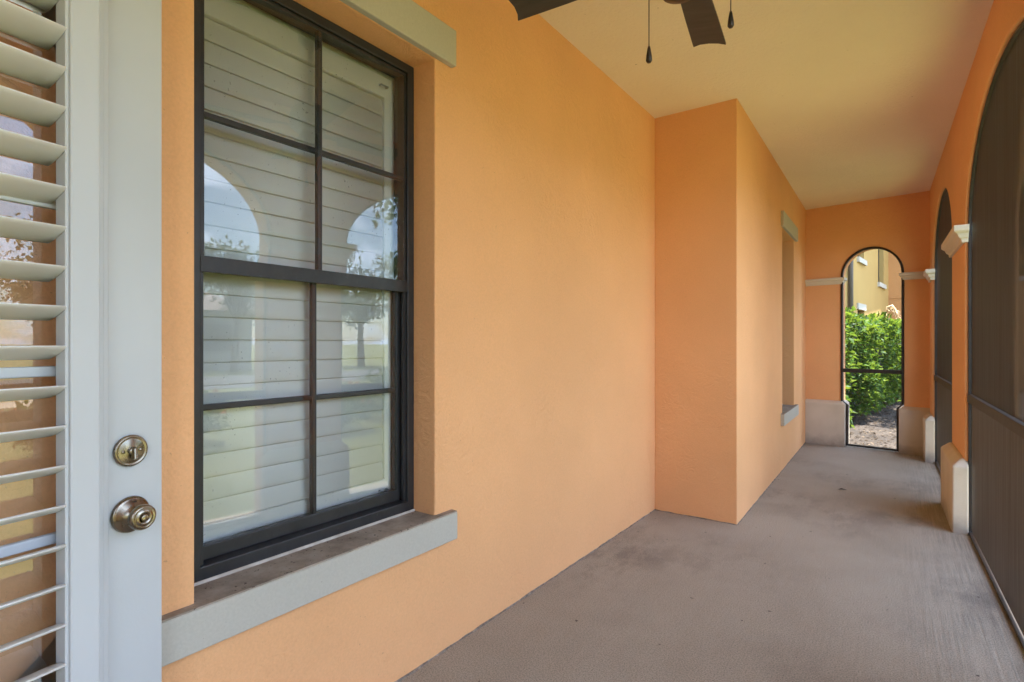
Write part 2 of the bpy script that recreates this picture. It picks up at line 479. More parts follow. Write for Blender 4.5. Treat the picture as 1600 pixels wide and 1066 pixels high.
# ---- end wall with an arched doorway
FE = frame(E_P, E_Q, flip=True)                      # s to the right, w away from the camera
LE = math.hypot(E_Q[0]-E_P[0], E_Q[1]-E_P[1])
eL, eR, eC, eZ = 0.395, 1.035, 0.715, 2.10
arch_e = [(eC + 0.32*math.cos(a), eZ + 0.335*math.sin(a)) for a in [math.pi*i/24 for i in range(25)]]
outl = [(-0.15, -0.02), (eL, -0.02)] + arch_e[::-1] + [(eR, -0.02), (LE + 0.3, -0.02), (LE + 0.3, H + 0.02), (-0.15, H + 0.02)]
ew = thing('end_wall', (*E_P, 0), 'orange stucco wall closing the porch with a narrow arched doorway', 'wall')
MB().prism(outl, [], 0.0, 0.24, FE).build('wall_face', M_['wall_orange'], ew, bevel=0.006)
def base_block(s0, s1, w0, w1, M, ztop, name, parent, cham=0.035, sides=(1, 1)):
    """plinth with chamfered top; (s, w) footprint, the chamfer runs on the sides listed and on the w0 face"""
    l, r = (cham if sides[0] else 0), (cham if sides[1] else 0)
    vs = [(s0, w0, -0.01), (s1, w0, -0.01), (s1, w1, -0.01), (s0, w1, -0.01),
          (s0, w0, ztop-cham), (s1, w0, ztop-cham), (s1, w1, ztop-cham), (s0, w1, ztop-cham),
          (s0+l, w0+cham, ztop), (s1-r, w0+cham, ztop), (s1-r, w1, ztop), (s0+l, w1, ztop)]
    fs = [(3, 2, 1, 0), (0, 1, 5, 4), (1, 2, 6, 5), (2, 3, 7, 6), (3, 0, 4, 7), (4, 5, 9, 8), (5, 6, 10, 9), (6, 7, 11, 10), (7, 4, 8, 11), (8, 9, 10, 11)]
    det = M.to_3x3().determinant()
    if det < 0: fs = [f[::-1] for f in fs]
    return MB().add(vs, fs, M).build(name, M_['pier_base'], parent, bevel=0.010, seg=3)
base_block(0.004, 0.450, -0.050, 0.20, FE, 0.560, 'base', ew, 0.035, (0, 1))
base_block(0.990, LE + 0.05, -0.050, 0.20, FE, 0.545, 'base', ew, 0.035, (1, 0))

IMP = [(0.0, 0.0), (0.014, 0.0), (0.016, 0.018), (0.026, 0.026), (0.034, 0.046), (0.046, 0.056), (0.050, 0.062), (0.050, 0.090), (0.0, 0.090)]
def impost(s0, s1, z, M, parent, ends=(1, 1), depth=0.20, k=1.0, mat='trim_cream'):
    """moulded band: profile grows outward in -w and past both ends where asked"""
    prof = [(p*k, q*k) for p, q in IMP]
    vs, fs = [], []
    for p, q in prof:
        l, r = (p if ends[0] else 0), (p if ends[1] else 0)
        vs += [(s0-l, depth, z+q), (s0-l, -p, z+q), (s1+r, -p, z+q), (s1+r, depth, z+q)]
    n = len(prof)
    for j in range(n-1):
        for i in range(3):
            fs.append((j*4+i, j*4+i+1, (j+1)*4+i+1, (j+1)*4+i))
        fs.append((j*4+3, j*4, (j+1)*4, (j+1)*4+3))
    fs.append((3, 2, 1, 0)); fs.append(((n-1)*4, (n-1)*4+1, (n-1)*4+2, (n-1)*4+3))
    if M.to_3x3().determinant() < 0: fs = [f[::-1] for f in fs]
    return MB().add(vs, fs, M).build('impost', M_[mat], parent, bevel=0.003)
impost(0.004, eL, 2.010, FE, ew, (0, 1), 0.12, 0.9)
impost(eR, LE + 0.02, 2.010, FE, ew, (1, 0), 0.12, 0.9)

# ---- arcade on the open side
FR = frame(R_P, R_Q)                                 # s along +Y, w outwards (+X)
def sR(y): return y + 3.4
SPR, RISE = 2.06, 0.625
arches = [(-2.80, -0.81), (-0.15, 1.80), (2.40, 4.71), (5.455, 7.30)]  # first arch lies behind the camera, added to brighten the near end
pts = [(0.0, -0.02)]
for y0, y1 in arches:
    c, a = (sR(y0)+sR(y1))/2, (y1-y0)/2
    pts += [(sR(y0), -0.02)] + [(c - a*math.cos(math.pi*i/36), SPR + RISE*math.sin(math.pi*i/36)) for i in range(37)] + [(sR(y1), -0.02)]
pts += [(sR(8.05), -0.02), (sR(8.05), H + 0.02), (0.0, H + 0.02)]
aw = thing('arcade_wall', (*R_P, 0), 'orange stucco arcade wall with wide screened arches along the porch', 'wall')
MB().prism(pts, [], 0.0, 0.27, FR).build('wall_face', M_['wall_orange'], aw, bevel=0.012, seg=3)
for y0, y1, e in ((-3.4, -2.80, (0, 1)), (-0.81, -0.15, (1, 1)), (1.80, 2.40, (1, 1)), (4.71, 5.455, (1, 1)), (7.30, 7.60, (1, 0))):
    base_block(sR(y0) - 0.038*e[0], sR(y1) + 0.038*e[1], -0.068, 0.018, FR, 0.50, 'base', aw, 0.05, e)
    impost(sR(y0), sR(y1), 1.955, FR, aw, e, 0.018, 1.25)

# ---- wall behind the photographer
o = MB().box((-1.95, -3.7, -0.02), (0.79, -3.402, H + 0.02)).build('back_wall', M_['wall_orange'])
set_tags(o, 'plain orange stucco wall closing the porch end away from the arched doorway', 'wall')

# ------------------------------------------------------------------ screens
def screen(y0, y1, label):
    c, a = (sR(y0)+sR(y1))/2, (y1-y0)/2
    th = thing('screen_panel', (xr((y0+y1)/2) + 0.03, (y0+y1)/2, 0), label, 'screen', 'bronze framed insect screens in the arcade')
    def outline(off):
        return [(c-a+off, 0.004+off)] + [(c - (a-off)*math.cos(math.pi*i/36), SPR + (RISE-off)*math.sin(math.pi*i/36)) for i in range(37)] + [(c+a-off, 0.004+off)]
    MB().prism(outline(0.002), [outline(0.015)], 0.018, 0.046, FR).build('frame', M_['dark_frame'], th, bevel=0.002)
    MB().box((c-a+0.015, 0.012, 0.885), (c+a-0.015, 0.052, 0.940), FR).build('mid_rail', M_['dark_frame'], th, bevel=0.003)
    ou = outline(0.014)
    for nm, zz in (('lower_mesh', 0), ('upper_mesh', 1)):
        if zz == 0: poly = [(c-a+0.014, 0.028), (c+a-0.014, 0.028), (c+a-0.014, 0.887), (c-a+0.014, 0.887)]
        else: poly = [(c+a-0.014, 0.938)] + ou[1:-1][::-1] + [(c-a+0.014, 0.938)]
        tri = tessellate_polygon([[Vector((p[0], p[1], 0)) for p in poly]])
        MB().add([(p[0], 0.034, p[1]) for p in poly], [list(x) for x in tri], FR).build(nm, M_['pet_mesh' if zz == 0 else 'screen_mesh'], th)
    MB().box((c-a+0.028, 0.046, 0.004), (c+a-0.028, 0.062, 0.030), FR).build('track', M_['antique_brass'], th)
screen(*arches[0], 'dark arched insect screen in the added arch beyond the open shuttered door')
screen(*arches[1], 'dark arched insect screen facing the large grid window')
screen(*arches[2], 'wide dark arched insect screen between the two plain piers before the projecting wall')
screen(*arches[3], 'dark arched insect screen beside the arched doorway, opposite the narrow recessed window')

# ---- screen door in the end wall
sd = thing('screen_door', (FE @ Vector((eC, 0, 0)))[:], 'slim dark framed screen door filling the narrow arched doorway', 'screen door')
def eout(off):
    a = [(eC - (0.32-off)*math.cos(math.pi*i/24), eZ + (0.335-off)*math.sin(math.pi*i/24)) for i in range(25)]
    return [(0.452+off, 0.012+off), (0.452+off, 0.515), (eL+off, 0.565)] + a + [(eR-off, 0.565), (0.988-off, 0.515), (0.988-off, 0.012+off)]
MB().prism(eout(0.002), [eout(0.024)], -0.012, 0.03, FE).build('frame', M_['dark_frame'], sd)
MB().box((eL+0.022, -0.014, 0.918), (eR-0.022, 0.028, 0.963), FE).build('mid_rail', M_['dark_frame'], sd, bevel=0.002)
ou = eout(0.022); tri = tessellate_polygon([[Vector((p[0], p[1], 0)) for p in ou]])
MB().add([(p[0], 0.010, p[1]) for p in ou], [list(x) for x in tri], FE).build('mesh', M_['door_mesh'], sd)

# ------------------------------------------------------------------ windows
def sash_window(F, s0, s1, label, full=True):
    """single-hung bronze window set back in its opening, with lintel and sill"""
    p0 = (F @ Vector(((s0+s1)/2, 0, ZB)))
    th = thing('sash_window', p0[:], label, 'window', 'tall grid windows of the house')
    zb, zt, zm = ZB, ZT, 1.512
    WF = 0.120
    fr = 0.038
    x0_ = s0; s0 = s0 + 0.030                      # the unit sits to the right of centre, a filler jamb closes the gap
    MB().box((x0_+0.002, WF-0.001, zb+0.002), (s0+0.003, WF+0.084, zt-0.002), F).build('filler_jamb', M_['bronze_frame'], th, bevel=0.002)
    MB().prism(rect(s0+0.002, s1-0.002, zb+0.002, zt-0.002), [rect(s0+fr, s1-fr, zb+0.045, zt-fr)], WF, WF+0.085, F).build('frame', M_['bronze_frame'], th, bevel=0.003)
    # inner stops of the frame
    for a, b in ((s0+fr-0.001, s0+fr+0.012), (s1-fr-0.012, s1-fr+0.001)):
        MB().box((a, WF+0.012, zb+0.046), (b, WF+0.024, zm-0.02), F).build('track', M_['bronze_frame'], th)
    def sash(nm, z0, z1, w, rail_b, rail_t, st):
        so = MB().prism(rect(s0+fr+0.001, s1-fr-0.001, z0, z1), [rect(s0+fr+st, s1-fr-st, z0+rail_b, z1-rail_t)], w, w+0.030, F).build(nm, M_['bronze_frame'], th, bevel=0.003)
        a, b, c, d = s0+fr+st, s1-fr-st, z0+rail_b, z1-rail_t
        sm, zc = (a+b)/2, (c+d)/2
        mw = 0.0095
        lean = 0.070                                  # panes are turned slightly to shift where the arches reflect
        MB().box((sm-mw, w+0.003, c-0.001), (sm+mw, w+0.024, d+0.001), F).build('muntin', M_['bronze_frame'], so, bevel=0.004)
        for x0, x1 in ((a-0.001, sm-mw+0.001), (sm+mw-0.001, b+0.001)):
            MB().box((x0, w+0.004, zc-mw), (x1, w+0.023, zc+mw), F).build('muntin', M_['bronze_frame'], so, bevel=0.004)
        for x0, x1 in ((a, sm), (sm, b)):
            for y0, y1 in ((c, zc), (zc, d)):
                MB().add([(x0, w+0.014+(x1-x0)/2*lean, y0), (x1, w+0.014-(x1-x0)/2*lean, y0), (x1, w+0.014-(x1-x0)/2*lean, y1), (x0, w+0.014+(x1-x0)/2*lean, y1)], [(0, 1, 2, 3)], F).build('pane', M_['window_glass'], so)
    sash('upper_sash', zm-0.018, zt-fr-0.001, WF+0.008, 0.040, 0.014, 0.014)
    sash('lower_sash', zb+0.046, zm+0.018, WF+0.042, 0.045, 0.030, 0.022)
    MB().box((s0+fr, WF+0.002, zm-0.022), (s1-fr, WF+0.0075, zm+0.026), F).build('meeting_rail', M_['bronze_frame'], th, bevel=0.002)
    s0 = x0_
    MB().box((s0+0.003, 0.112, zb-0.004), (s1-0.003, 0.121, zb+0.008), F).build('caulk_bead', M_['caulk'], th, bevel=0.004)
    # sill: weathered masonry top, painted band in front
    MB().box((s0+0.001, 0.002, ZB-0.059), (s1-0.001, WF+0.08, ZB-0.001), F).build('sill', M_['sill_stone'], th)
    sb = MB().box((s0-0.100, -0.034, 0.460), (s1+0.100, 0.001, 0.572), F).build('sill_band', M_['trim_khaki'], th, bevel=0.004)
    MB().box((s0-0.099, -0.030, 0.5715), (s1+0.099, 0.0035, 0.577), F).build('sill_top', M_['sill_stone'], sb)
    MB().box((s0-0.100, -0.028, ZT), (s1+0.100, 0.001, ZT+0.150), F).build('lintel', M_['trim_khaki'], th, bevel=0.004)
    return th
sash_window(FA, W0, W1, 'large dark bronze grid window with closed white shutters near the open door')
sash_window(FB, b0, b1, 'narrow recessed window with pale sill and lintel on the projecting wall')

def plantation_shutter(F, s0, s1, label):
    """closed louvred shutter behind the glass, inside a lined box"""
    w = 0.222
    th = thing('plantation_shutter', (F @ Vector(((s0+s1)/2, w, ZB)))[:], label, 'shutter', 'plantation shutters behind the house windows')
    z0, z1 = ZB+0.01, ZT-0.01
    a, b = s0+0.03, s1-0.085
    MB().prism(rect(s0+0.006, s1-0.006, z0, z1), [rect(s0+0.03, s1-0.045, z0+0.03, z1-0.035)], w-0.006, w+0.035, F).build('frame', M_['shutter_white'], th, bevel=0.004)
    MB().prism(rect(s0+0.032, s1-0.047, z0+0.032, z1-0.037), [rect(a+0.05, b, z0+0.125, z1-0.125)], w-0.012, w+0.018, F).build('panel_frame', M_['shutter_white'], th, bevel=0.004)
    n = 22
    lo, hi = z0+0.127, z1-0.127
    pitch = (hi-lo)/n
    tilt = R(84)
    prof = []
    hw, ht = pitch*0.535, 0.0055
    for i in range(14):
        t_ = 2*math.pi*i/14
        prof.append((hw*math.cos(t_), ht*math.sin(t_)))
    for i in range(n):
        zc = lo + pitch*(i+0.5)
        tl = tilt + random.Random(i).uniform(-0.03, 0.03)
        vs = []
        for x in (a+0.052, b-0.002):
            for p, q in prof:
                dw = p*math.cos(tl) - q*math.sin(tl); dz = p*math.sin(tl) + q*math.cos(tl)
                vs.append((x, w+0.003+dw, zc+dz))
        m = len(prof)
        fs = [(j, (j+1) % m, m+(j+1) % m, m+j) for j in range(m)] + [list(range(m))[::-1], [m+j for j in range(m)]]
        MB().add(vs, fs, F, True).build('louver', M_['shutter_white'], th)
    for zz in (z0+0.085, z1-0.085):
        cl = MB().tube([(b-0.03, w-0.016, zz), (b-0.03, w-0.030, zz), (b+0.005, w-0.030, zz), (b+0.005, w-0.016, zz)], 0.0035, 6, F).build('catch', M_['chrome_clip'], th)
    # liners behind, and a backing board added to stop light leaking in
    MB().box((s0-0.05, w+0.06, ZB-0.05), (s1+0.05, w+0.07, ZT+0.05), F).build('back_board', M_['room_paint'], th)
    for q0, q1 in (((s0-0.04, 0.215, ZB-0.02), (s0+0.004, w+0.06, ZT+0.02)), ((s1-0.004, 0.215, ZB-0.02), (s1+0.04, w+0.06, ZT+0.02))):
        MB().box(q0, q1, F).build('jamb_liner', M_['shutter_white'], th)
plantation_shutter(FA, W0, W1, 'closed white louvred shutter behind the large grid window')
plantation_shutter(FB, b0, b1, 'closed white louvred shutter behind the narrow recessed window')

# ------------------------------------------------------------------ open door with louvred shutter
DX, DY = -1.452, 0.580
dd = Vector((-0.145, 0.989, 0)).normalized()
# local: s runs back from the free edge towards the hinge, w out of the inner face (towards the porch)
ns = -dd; nw = Vector((dd.y, -dd.x, 0))
FD = Matrix(((ns.x, nw.x, 0, DX), (ns.y, nw.y, 0, DY), (0, 0, 1, 0), (0, 0, 0, 1)))
DW, DH = 0.80, 2.42
door = thing('door', (FD @ Vector((DW/2, 0, 0)))[:], 'open white glazed door with white louvred shutter, knob and deadbolt', 'door')
GL, GR, GB, GT = 0.165, DW-0.165, 0.30, 2.25
MB().prism(rect(0, DW, 0.012, DH), [rect(GL, GR, GB, GT)], -0.045, 0.0, FD).build('slab', M_['white_door'], door, bevel=0.003)
MB().prism(rect(0.118, DW-0.118, GB-0.05, GT+0.05), [rect(GL+0.004, GR-0.004, GB+0.004, GT-0.004)], -0.002, 0.007, FD).build('lite_moulding', M_['white_paint'], door, bevel=0.004)
MB().prism(rect(0.131, DW-0.131, GB-0.037, GT+0.037), [rect(GL+0.004, GR-0.004, GB+0.004, GT-0.004)], 0.006, 0.013, FD).build('lite_moulding', M_['white_paint'], door, bevel=0.003)
SF0 = 0.151
MB().prism(rect(SF0-0.007, DW-SF0+0.007, GB-0.022, GT+0.022), [rect(SF0+0.005, DW-SF0-0.005, GB-0.012, GT+0.012)], 0.012, 0.0145, FD).build('gasket', M_['seal_grey'], door)
MB().prism(rect(SF0, DW-SF0, GB-0.015, GT+0.015), [rect(0.206, DW-0.206, GB+0.04, GT-0.04)], 0.014, 0.040, FD).build('shutter_frame', M_['white_paint'], door, bevel=0.004)
MB().prism(rect(0.2065, DW-0.2065, GB+0.0405, GT-0.0405), [rect(0.213, DW-0.213, GB+0.047, GT-0.047)], -0.004, 0.034, FD).build('shutter_stop', M_['white_paint'], door, bevel=0.001)
MB().add([(GL-0.002, -0.034, GB), (GR+0.002, -0.034, GB), (GR+0.002, -0.034, GT), (GL-0.002, -0.034, GT)], [(0, 1, 2, 3)], FD).build('pane', M_['door_glass'], door)
for zz in (0.865, 1.220, 1.575, 1.93):
    MB().box((GL, -0.042, zz-0.011), (GR, -0.026, zz+0.011), FD).build('muntin', M_['white_paint'], door, bevel=0.003)
prof = [(0.0415*math.cos(2*math.pi*i/16), 0.0055*math.sin(2*math.pi*i/16)) for i in range(16)]
tl = R(19.5)
for i in range(23):
    zc = 1.925 - 0.0815*(i-3) - 0.013
    if not (GB+0.07 < zc < GT-0.06): continue
    vs = []
    for x in (0.2145, DW-0.2145):
        for p, q in prof:
            vs.append((x, 0.004 + p*math.cos(tl) - q*math.sin(tl), zc + p*math.sin(tl) + q*math.cos(tl)))
    m = 16
    fs = [(j, m+j, m+(j+1) % m, (j+1) % m) for j in range(m)] + [list(range(m)), [m+j for j in range(m)][::-1]]
    MB().add(vs, fs, FD, True).build('louver', M_['shutter_white'], door)
for zz in (0.35, 1.2, 2.1):
    MB().tube([FD @ Vector((DW+0.006, -0.006, zz-0.05)), FD @ Vector((DW+0.006, -0.006, zz+0.05))], 0.007, 10).build('hinge', M_['antique_brass'], door)
def onface(s, z): # lathe axis out of the door face
    p = FD @ Vector((s, 0, z))
    zax = nw; xax = ns; yax = Vector((0, 0, 1))
    return Matrix(((xax.x, yax.x, zax.x, p.x), (xax.y, yax.y, zax.y, p.y), (0, 1, 0, p.z), (0, 0, 0, 1)))
ZK, ZD, SB = 0.884, 1.031, 0.0735
M = onface(SB, ZD)
db = MB().lathe([(0.034, 0.0), (0.0365, 0.003), (0.0365, 0.007), (0.034, 0.010), (0.031, 0.0105), (0.0295, 0.0085), (0.0275, 0.0095), (0.0, 0.0105)], 48, M).build('deadbolt', M_['antique_brass'], door)
MB().lathe([(0.009, 0.010), (0.009, 0.016), (0.007, 0.018), (0.0, 0.018)], 24, M).build('turn_hub', M_['antique_brass'], db)
vs = [(-0.0045, 0.010, 0.016), (0.0045, 0.010, 0.016), (0.0055, -0.020, 0.016), (-0.0055, -0.020, 0.016), (-0.003, 0.008, 0.027), (0.003, 0.008, 0.027), (0.0045, -0.018, 0.031), (-0.0045, -0.018, 0.031)]
MB().add(vs, [(3, 2, 1, 0), (4, 5, 6, 7), (0, 1, 5, 4), (1, 2, 6, 5), (2, 3, 7, 6), (3, 0, 4, 7)], M).build('thumb_turn', M_['antique_brass'], db, bevel=0.002, seg=3)
for sx_ in (-0.0185, 0.0185):
    MB().lathe([(0.004, 0.009), (0.004, 0.0108), (0.003, 0.0118), (0.0, 0.0122)], 14, M @ Matrix.Translation((sx_, 0, 0))).build('screw', M_['antique_brass'], db)
M = onface(SB, ZK)
kn = MB().lathe([(0.039, 0.0), (0.0415, 0.003), (0.0415, 0.006), (0.039, 0.010), (0.036, 0.011), (0.033, 0.013), (0.024, 0.018), (0.016, 0.023), (0.0125, 0.028), (0.0125, 0.034), (0.016, 0.038), (0.023, 0.040), (0.0275, 0.044), (0.0290, 0.050), (0.0280, 0.056), (0.0245, 0.060), (0.0215, 0.0605), (0.0200, 0.0590), (0.0185, 0.0600), (0.0150, 0.0625), (0.0120, 0.0625), (0.0110, 0.0610), (0.0, 0.0610)], 48, M).build('knob', M_['antique_brass'], door)
MB().lathe([(0.0085, 0.060), (0.0085, 0.0640), (0.006, 0.0650), (0.0, 0.0650)], 24, M).build('push_button', M_['antique_brass'], kn)
MB().lathe([(0.0042, 0.010), (0.0042, 0.0156), (0.0, 0.0156)], 16, M @ Matrix.Translation((-0.004, 0.0275, 0))).build('key_hole', M_['dark_hole'], kn)

# ------------------------------------------------------------------ ceiling fan
HX, HY = -0.526, 1.640
ZBl = 2.48
fan = thing('ceiling_fan', (HX, HY, H), 'dark bronze ceiling fan with pull chains hanging from the porch ceiling', 'ceiling fan')
T = Matrix.Translation((HX, HY, 0))
MB().lathe([(0.0, H-0.06), (0.03, H-0.055), (0.065, H-0.02), (0.068, H), (0.0, H)], 32, T).build('canopy', M_['fan_bronze'], fan)
MB().lathe([(0.012, 2.62), (0.012, H-0.05)], 16, T).build('downrod', M_['fan_bronze'], fan)
MB().lathe([(0.0, 2.46), (0.07, 2.462), (0.105, 2.49), (0.115, 2.54), (0.10, 2.59), (0.05, 2.625), (0.0, 2.63)], 40, T).build('motor', M_['fan_bronze'], fan)
MB().lathe([(0.0, 2.335), (0.02, 2.337), (0.055, 2.35), (0.062, 2.38), (0.062, 2.44), (0.05, 2.462), (0.0, 2.462)], 36, T).build('switch_housing', M_['fan_bronze'], fan)
tip1 = math.atan2(2.22-HY, -0.596-HX)
for k in range(4):
    ang = tip1 + k*math.pi/2
    Mr = T @ Matrix.Rotation(ang, 4, 'Z')
    Mb = Mr @ Matrix.Translation((0, 0, ZBl)) @ Matrix.Rotation(R(11), 4, 'X')
    ol = [(0.20, -0.050), (0.40, -0.058), (0.575, -0.063), (0.593, -0.063), (0.580, -0.035), (0.575, 0.0), (0.580, 0.035), (0.597, 0.063), (0.575, 0.063), (0.40, 0.058), (0.20, 0.050), (0.185, 0.0)]
    n = len(ol)
    vs = [(x, y, -0.003) for x, y in ol] + [(x, y, 0.003) for x, y in ol]
    fs = [list(range(n))[::-1], [n+i for i in range(n)]] + [(i, (i+1) % n, n+(i+1) % n, n+i) for i in range(n)]
    bl = MB().add(vs, fs, Mb).build('blade', M_['fan_blade'], fan)
    MB().box((0.085, -0.020, 0.0035), (0.26, 0.020, 0.010), Mb).build('blade_iron', M_['fan_bronze'], bl, bevel=0.002)
def chain(u_off, zlow, nm):
    x, y = HX + u_off[0], HY + u_off[1]
    z = 2.40
    m = MB().tube([(HX + u_off[0]*0.35, HY + u_off[1]*0.35, 2.40), (HX+u_off[0]*0.9, HY+u_off[1]*0.9, 2.395), (x, y, 2.37), (x, y, zlow+0.045)], 0.0016, 6)
    c = m.build('pull_chain', M_['fan_bronze'], fan)
    MB().lathe([(0.0, zlow), (0.006, zlow), (0.0095, zlow+0.006), (0.0085, zlow+0.02), (0.005, zlow+0.042), (0.003, zlow+0.05), (0.0, zlow+0.05)], 16, Matrix.Translation((x, y, 0))).build('chain_fob', M_['fan_bronze'], c)
cr = Vector((math.cos(R(35.175)), math.sin(R(35.175))))
chain((-cr.x*0.096, -cr.y*0.096), 2.137, 'a')
chain((cr.x*0.154, cr.y*0.154), 2.244, 'b')

# ------------------------------------------------------------------ outdoors: ground pieces
MB().box((0.685, -6, -0.30), (0.90, 7.97, -0.05)).build('footing', M_['pale_concrete'])['kind'] = 'structure'
MB().box((-6.0, 7.98, -0.4), (6.0, 26, -0.055)).build('mulch_bed', M_['mulch_soil'])['kind'] = 'structure'
MB().box((14, -120, -0.4), (20.5, 120, -0.085)).build('road', M_['asphalt'])['kind'] = 'structure'
MB().box((10.8, -120, -0.4), (12.3, 120, -0.08)).build('sidewalk', M_['pale_concrete'])['kind'] = 'structure'

rnd = random.Random(7)
def leaf_quads(m, p, d, up, L, Wd, fold=0.25):
    """one pointed leaf: four triangles folded along the midrib"""
    side = d.cross(up).normalized(); nrm = side.cross(d).normalized()
    a = p; b = p + d*L*0.45 + side*Wd*0.5 + nrm*Wd*fold; c = p + d*L - nrm*L*0.10; e = p + d*L*0.45 - side*Wd*0.5 + nrm*Wd*fold; mid = p + d*L*0.5
    m.add([a, b, c, e, mid], [(0, 1, 4), (1, 2, 4), (4, 2, 3), (0, 4, 3)])
def rvec(r):
    while True:
        v = Vector((r.uniform(-1, 1), r.uniform(-1, 1), r.uniform(-1, 1)))
        if 0.1 < v.length < 1: return v.normalized()

# chips and dead leaves on the mulch by the doorway
m = MB()
for i in range(2600):
    p = Vector((rnd.uniform(-1.2, 1.6), rnd.uniform(8.12, 13.5), -0.05 + rnd.uniform(0.0, 0.012)))
    d = Vector((rnd.uniform(-1, 1), rnd.uniform(-1, 1), rnd.uniform(-0.25, 0.35))).normalized()
    leaf_quads(m, p, d, (Vector((0, 0, 1)) + rvec(rnd)*0.5), rnd.uniform(0.03, 0.085), rnd.uniform(0.015, 0.035), 0.2)
o = m.build('leaf_litter', M_['mulch_chip']); set_tags(o, 'dry leaves and bark chips strewn over the mulch', 'mulch', kind='stuff')

# hedge that runs off beyond the doorway
hp, hq = Vector((-0.72, 8.75, 0)), Vector((0.95, 17.5, 0))
hd = (hq-hp).normalized(); hn = Vector((hd.y, -hd.x, 0))          # hn points to the right (path side)
hedge = thing('hedge', (hp.x, hp.y, -0.05), 'leafy clipped green hedge beyond the arched doorway', 'hedge')
m = MB(); hl = (hq-hp).length
for i in range(26):
    s = hl*(i+0.5)/26; 
    for k in range(2):
        b = hp + hd*s + hn*rnd.uniform(-0.75, -0.25) + Vector((0, 0, -0.08))
        pts_ = [b]
        for j in range(4): pts_.append(pts_[-1] + Vector((rnd.uniform(-0.12, 0.12), rnd.uniform(-0.12, 0.12), 0.36)))
        m.tube(pts_, [0.02, 0.016, 0.012, 0.009, 0.005], 5)
m.build('stems', M_['bark'], hedge)
m = MB()
for i in range(13000):
    s = hl*(rnd.random()**1.35); dep = rnd.random()**1.6
    zt = 1.70 + 0.06*math.sin(s*2.1) + 0.05*math.sin(s*5.3+1)
    face = rnd.random()
    lump = 0.10*math.sin(s*3.1 + 1) + 0.07*math.sin(s*7.7)
    if face < 0.62:   z = 0.10 + (zt-0.10)*rnd.random(); w = 0.0 + lump + 0.06*math.sin(z*6+s*2) - dep*0.35 - 0.10*max(0, 0.5-z)
    elif face < 0.84: z = zt - dep*0.25; w = -rnd.random()*0.95
    else:             z = 0.10 + (zt-0.10)*rnd.random(); w = -rnd.random()*0.95; s = dep*0.3
    p = hp + hd*s + hn*w + Vector((0, 0, z))
    outw = (hn*0.8 if face < 0.62 else (Vector((0, 0, 1)) if face < 0.84 else -hd)) 
    d = (outw*0.7 + rvec(rnd)*0.9 + Vector((0, 0, 0.15))).normalized()
    L = rnd.uniform(0.07, 0.15)
    leaf_quads(m, p, d, (Vector((0, 0, 1)) + rvec(rnd)*0.6), L*0.9, L*0.56)
m.build('foliage', M_['hedge_leaf'], hedge)
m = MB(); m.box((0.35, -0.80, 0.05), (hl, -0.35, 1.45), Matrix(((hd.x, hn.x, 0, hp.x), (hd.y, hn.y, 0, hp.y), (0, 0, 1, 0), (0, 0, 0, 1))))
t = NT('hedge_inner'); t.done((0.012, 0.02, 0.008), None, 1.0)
m.build('dark_filler', M_['hedge_inner'], hedge)  # solid near-black box, added to stop the view through the leaves

# dry plume leaning over the hedge
pl = thing('dry_palm_frond', (-0.17, 18.2, -0.05), 'pale drooping dry palm frond standing above the hedge', 'palm frond')
stem = [Vector(p) for p in ((-0.17, 18.2, -0.06), (-0.17, 18.2, 1.4), (-0.16, 18.2, 2.0), (-0.08, 18.2, 2.27), (0.02, 18.2, 2.31), (0.11, 18.2, 2.16), (0.18, 18.2, 1.80))]
MB().tube(stem, [0.03, 0.028, 0.024, 0.030, 0.036, 0.028, 0.010], 8).build('stem', M_['dry_frond'], pl)
m = MB()
for i in range(150):
    k = rnd.uniform(2.6, 6); j = min(5, int(k)); p = stem[j].lerp(stem[j+1] if j < 6 else stem[6], k-j)
    leaf_quads(m, p, (rvec(rnd)*0.6 + Vector((0.2, 0, -0.8))).normalized(), rvec(rnd), rnd.uniform(0.10, 0.2), 0.022)
m.build('leaflets', M_['dry_frond'], pl)

# ------------------------------------------------------------------ neighbouring wing seen over the hedge
nb = thing('neighbour_house', (0.0, 24, -0.1), 'two-storey cream and peach stucco house standing beyond the hedge', 'house')
def wing(p, q, hgt, thick, holes, mat, nm):
    F = frame(p, q, flip=True)
    L = math.hypot(q[0]-p[0], q[1]-p[1])
    MB().prism(rect(0, L, -0.2, hgt), [rect(*h) for h in holes], 0, thick, F).build(nm, M_[mat], nb)
    for s0, s1, z0, z1 in holes:
        w = MB().prism(rect(s0+0.002, s1-0.002, z0+0.002, z1-0.002), [rect(s0+0.06, s1-0.06, z0+0.06, z1-0.06)], 0.12, 0.18, F).build('window', M_['dark_frame'], nb)
        MB().box((s0+0.05, 0.15, z0+0.05), (s1-0.05, 0.16, z1-0.05), F).build('pane', M_['far_glass'], w)
        MB().box((s0-0.10, -0.06, z0-0.13), (s1+0.10, 0.01, z0-0.002), F).build('sill', M_['trim_khaki'], w)
        MB().box((s0-0.10, -0.04, z1+0.002), (s1+0.10, 0.01, z1+0.16), F).build('lintel', M_['trim_khaki'], w)
    return F
WING_P, WING_Q = (-1.55, 10.0), (-0.068, 21.4)
F1 = wing(WING_P, WING_Q, 6.4, 0.3, [(6.56, 7.42, 3.50, 5.3), (9.60, 10.60, 3.10, 5.3), (6.56, 7.42, 0.85, 2.15)], 'wall_cream', 'wall')
F2 = wing(WING_Q, (7.5, 20.9), 6.4, 0.3, [(3.2, 4.2, 3.2, 5.0)], 'wall_peach', 'wall')
MB().box((0.05, -0.02, 2.72), (7.4, 0.002, 2.76), F2).build('joint_strip', M_['wall_peach'], nb)
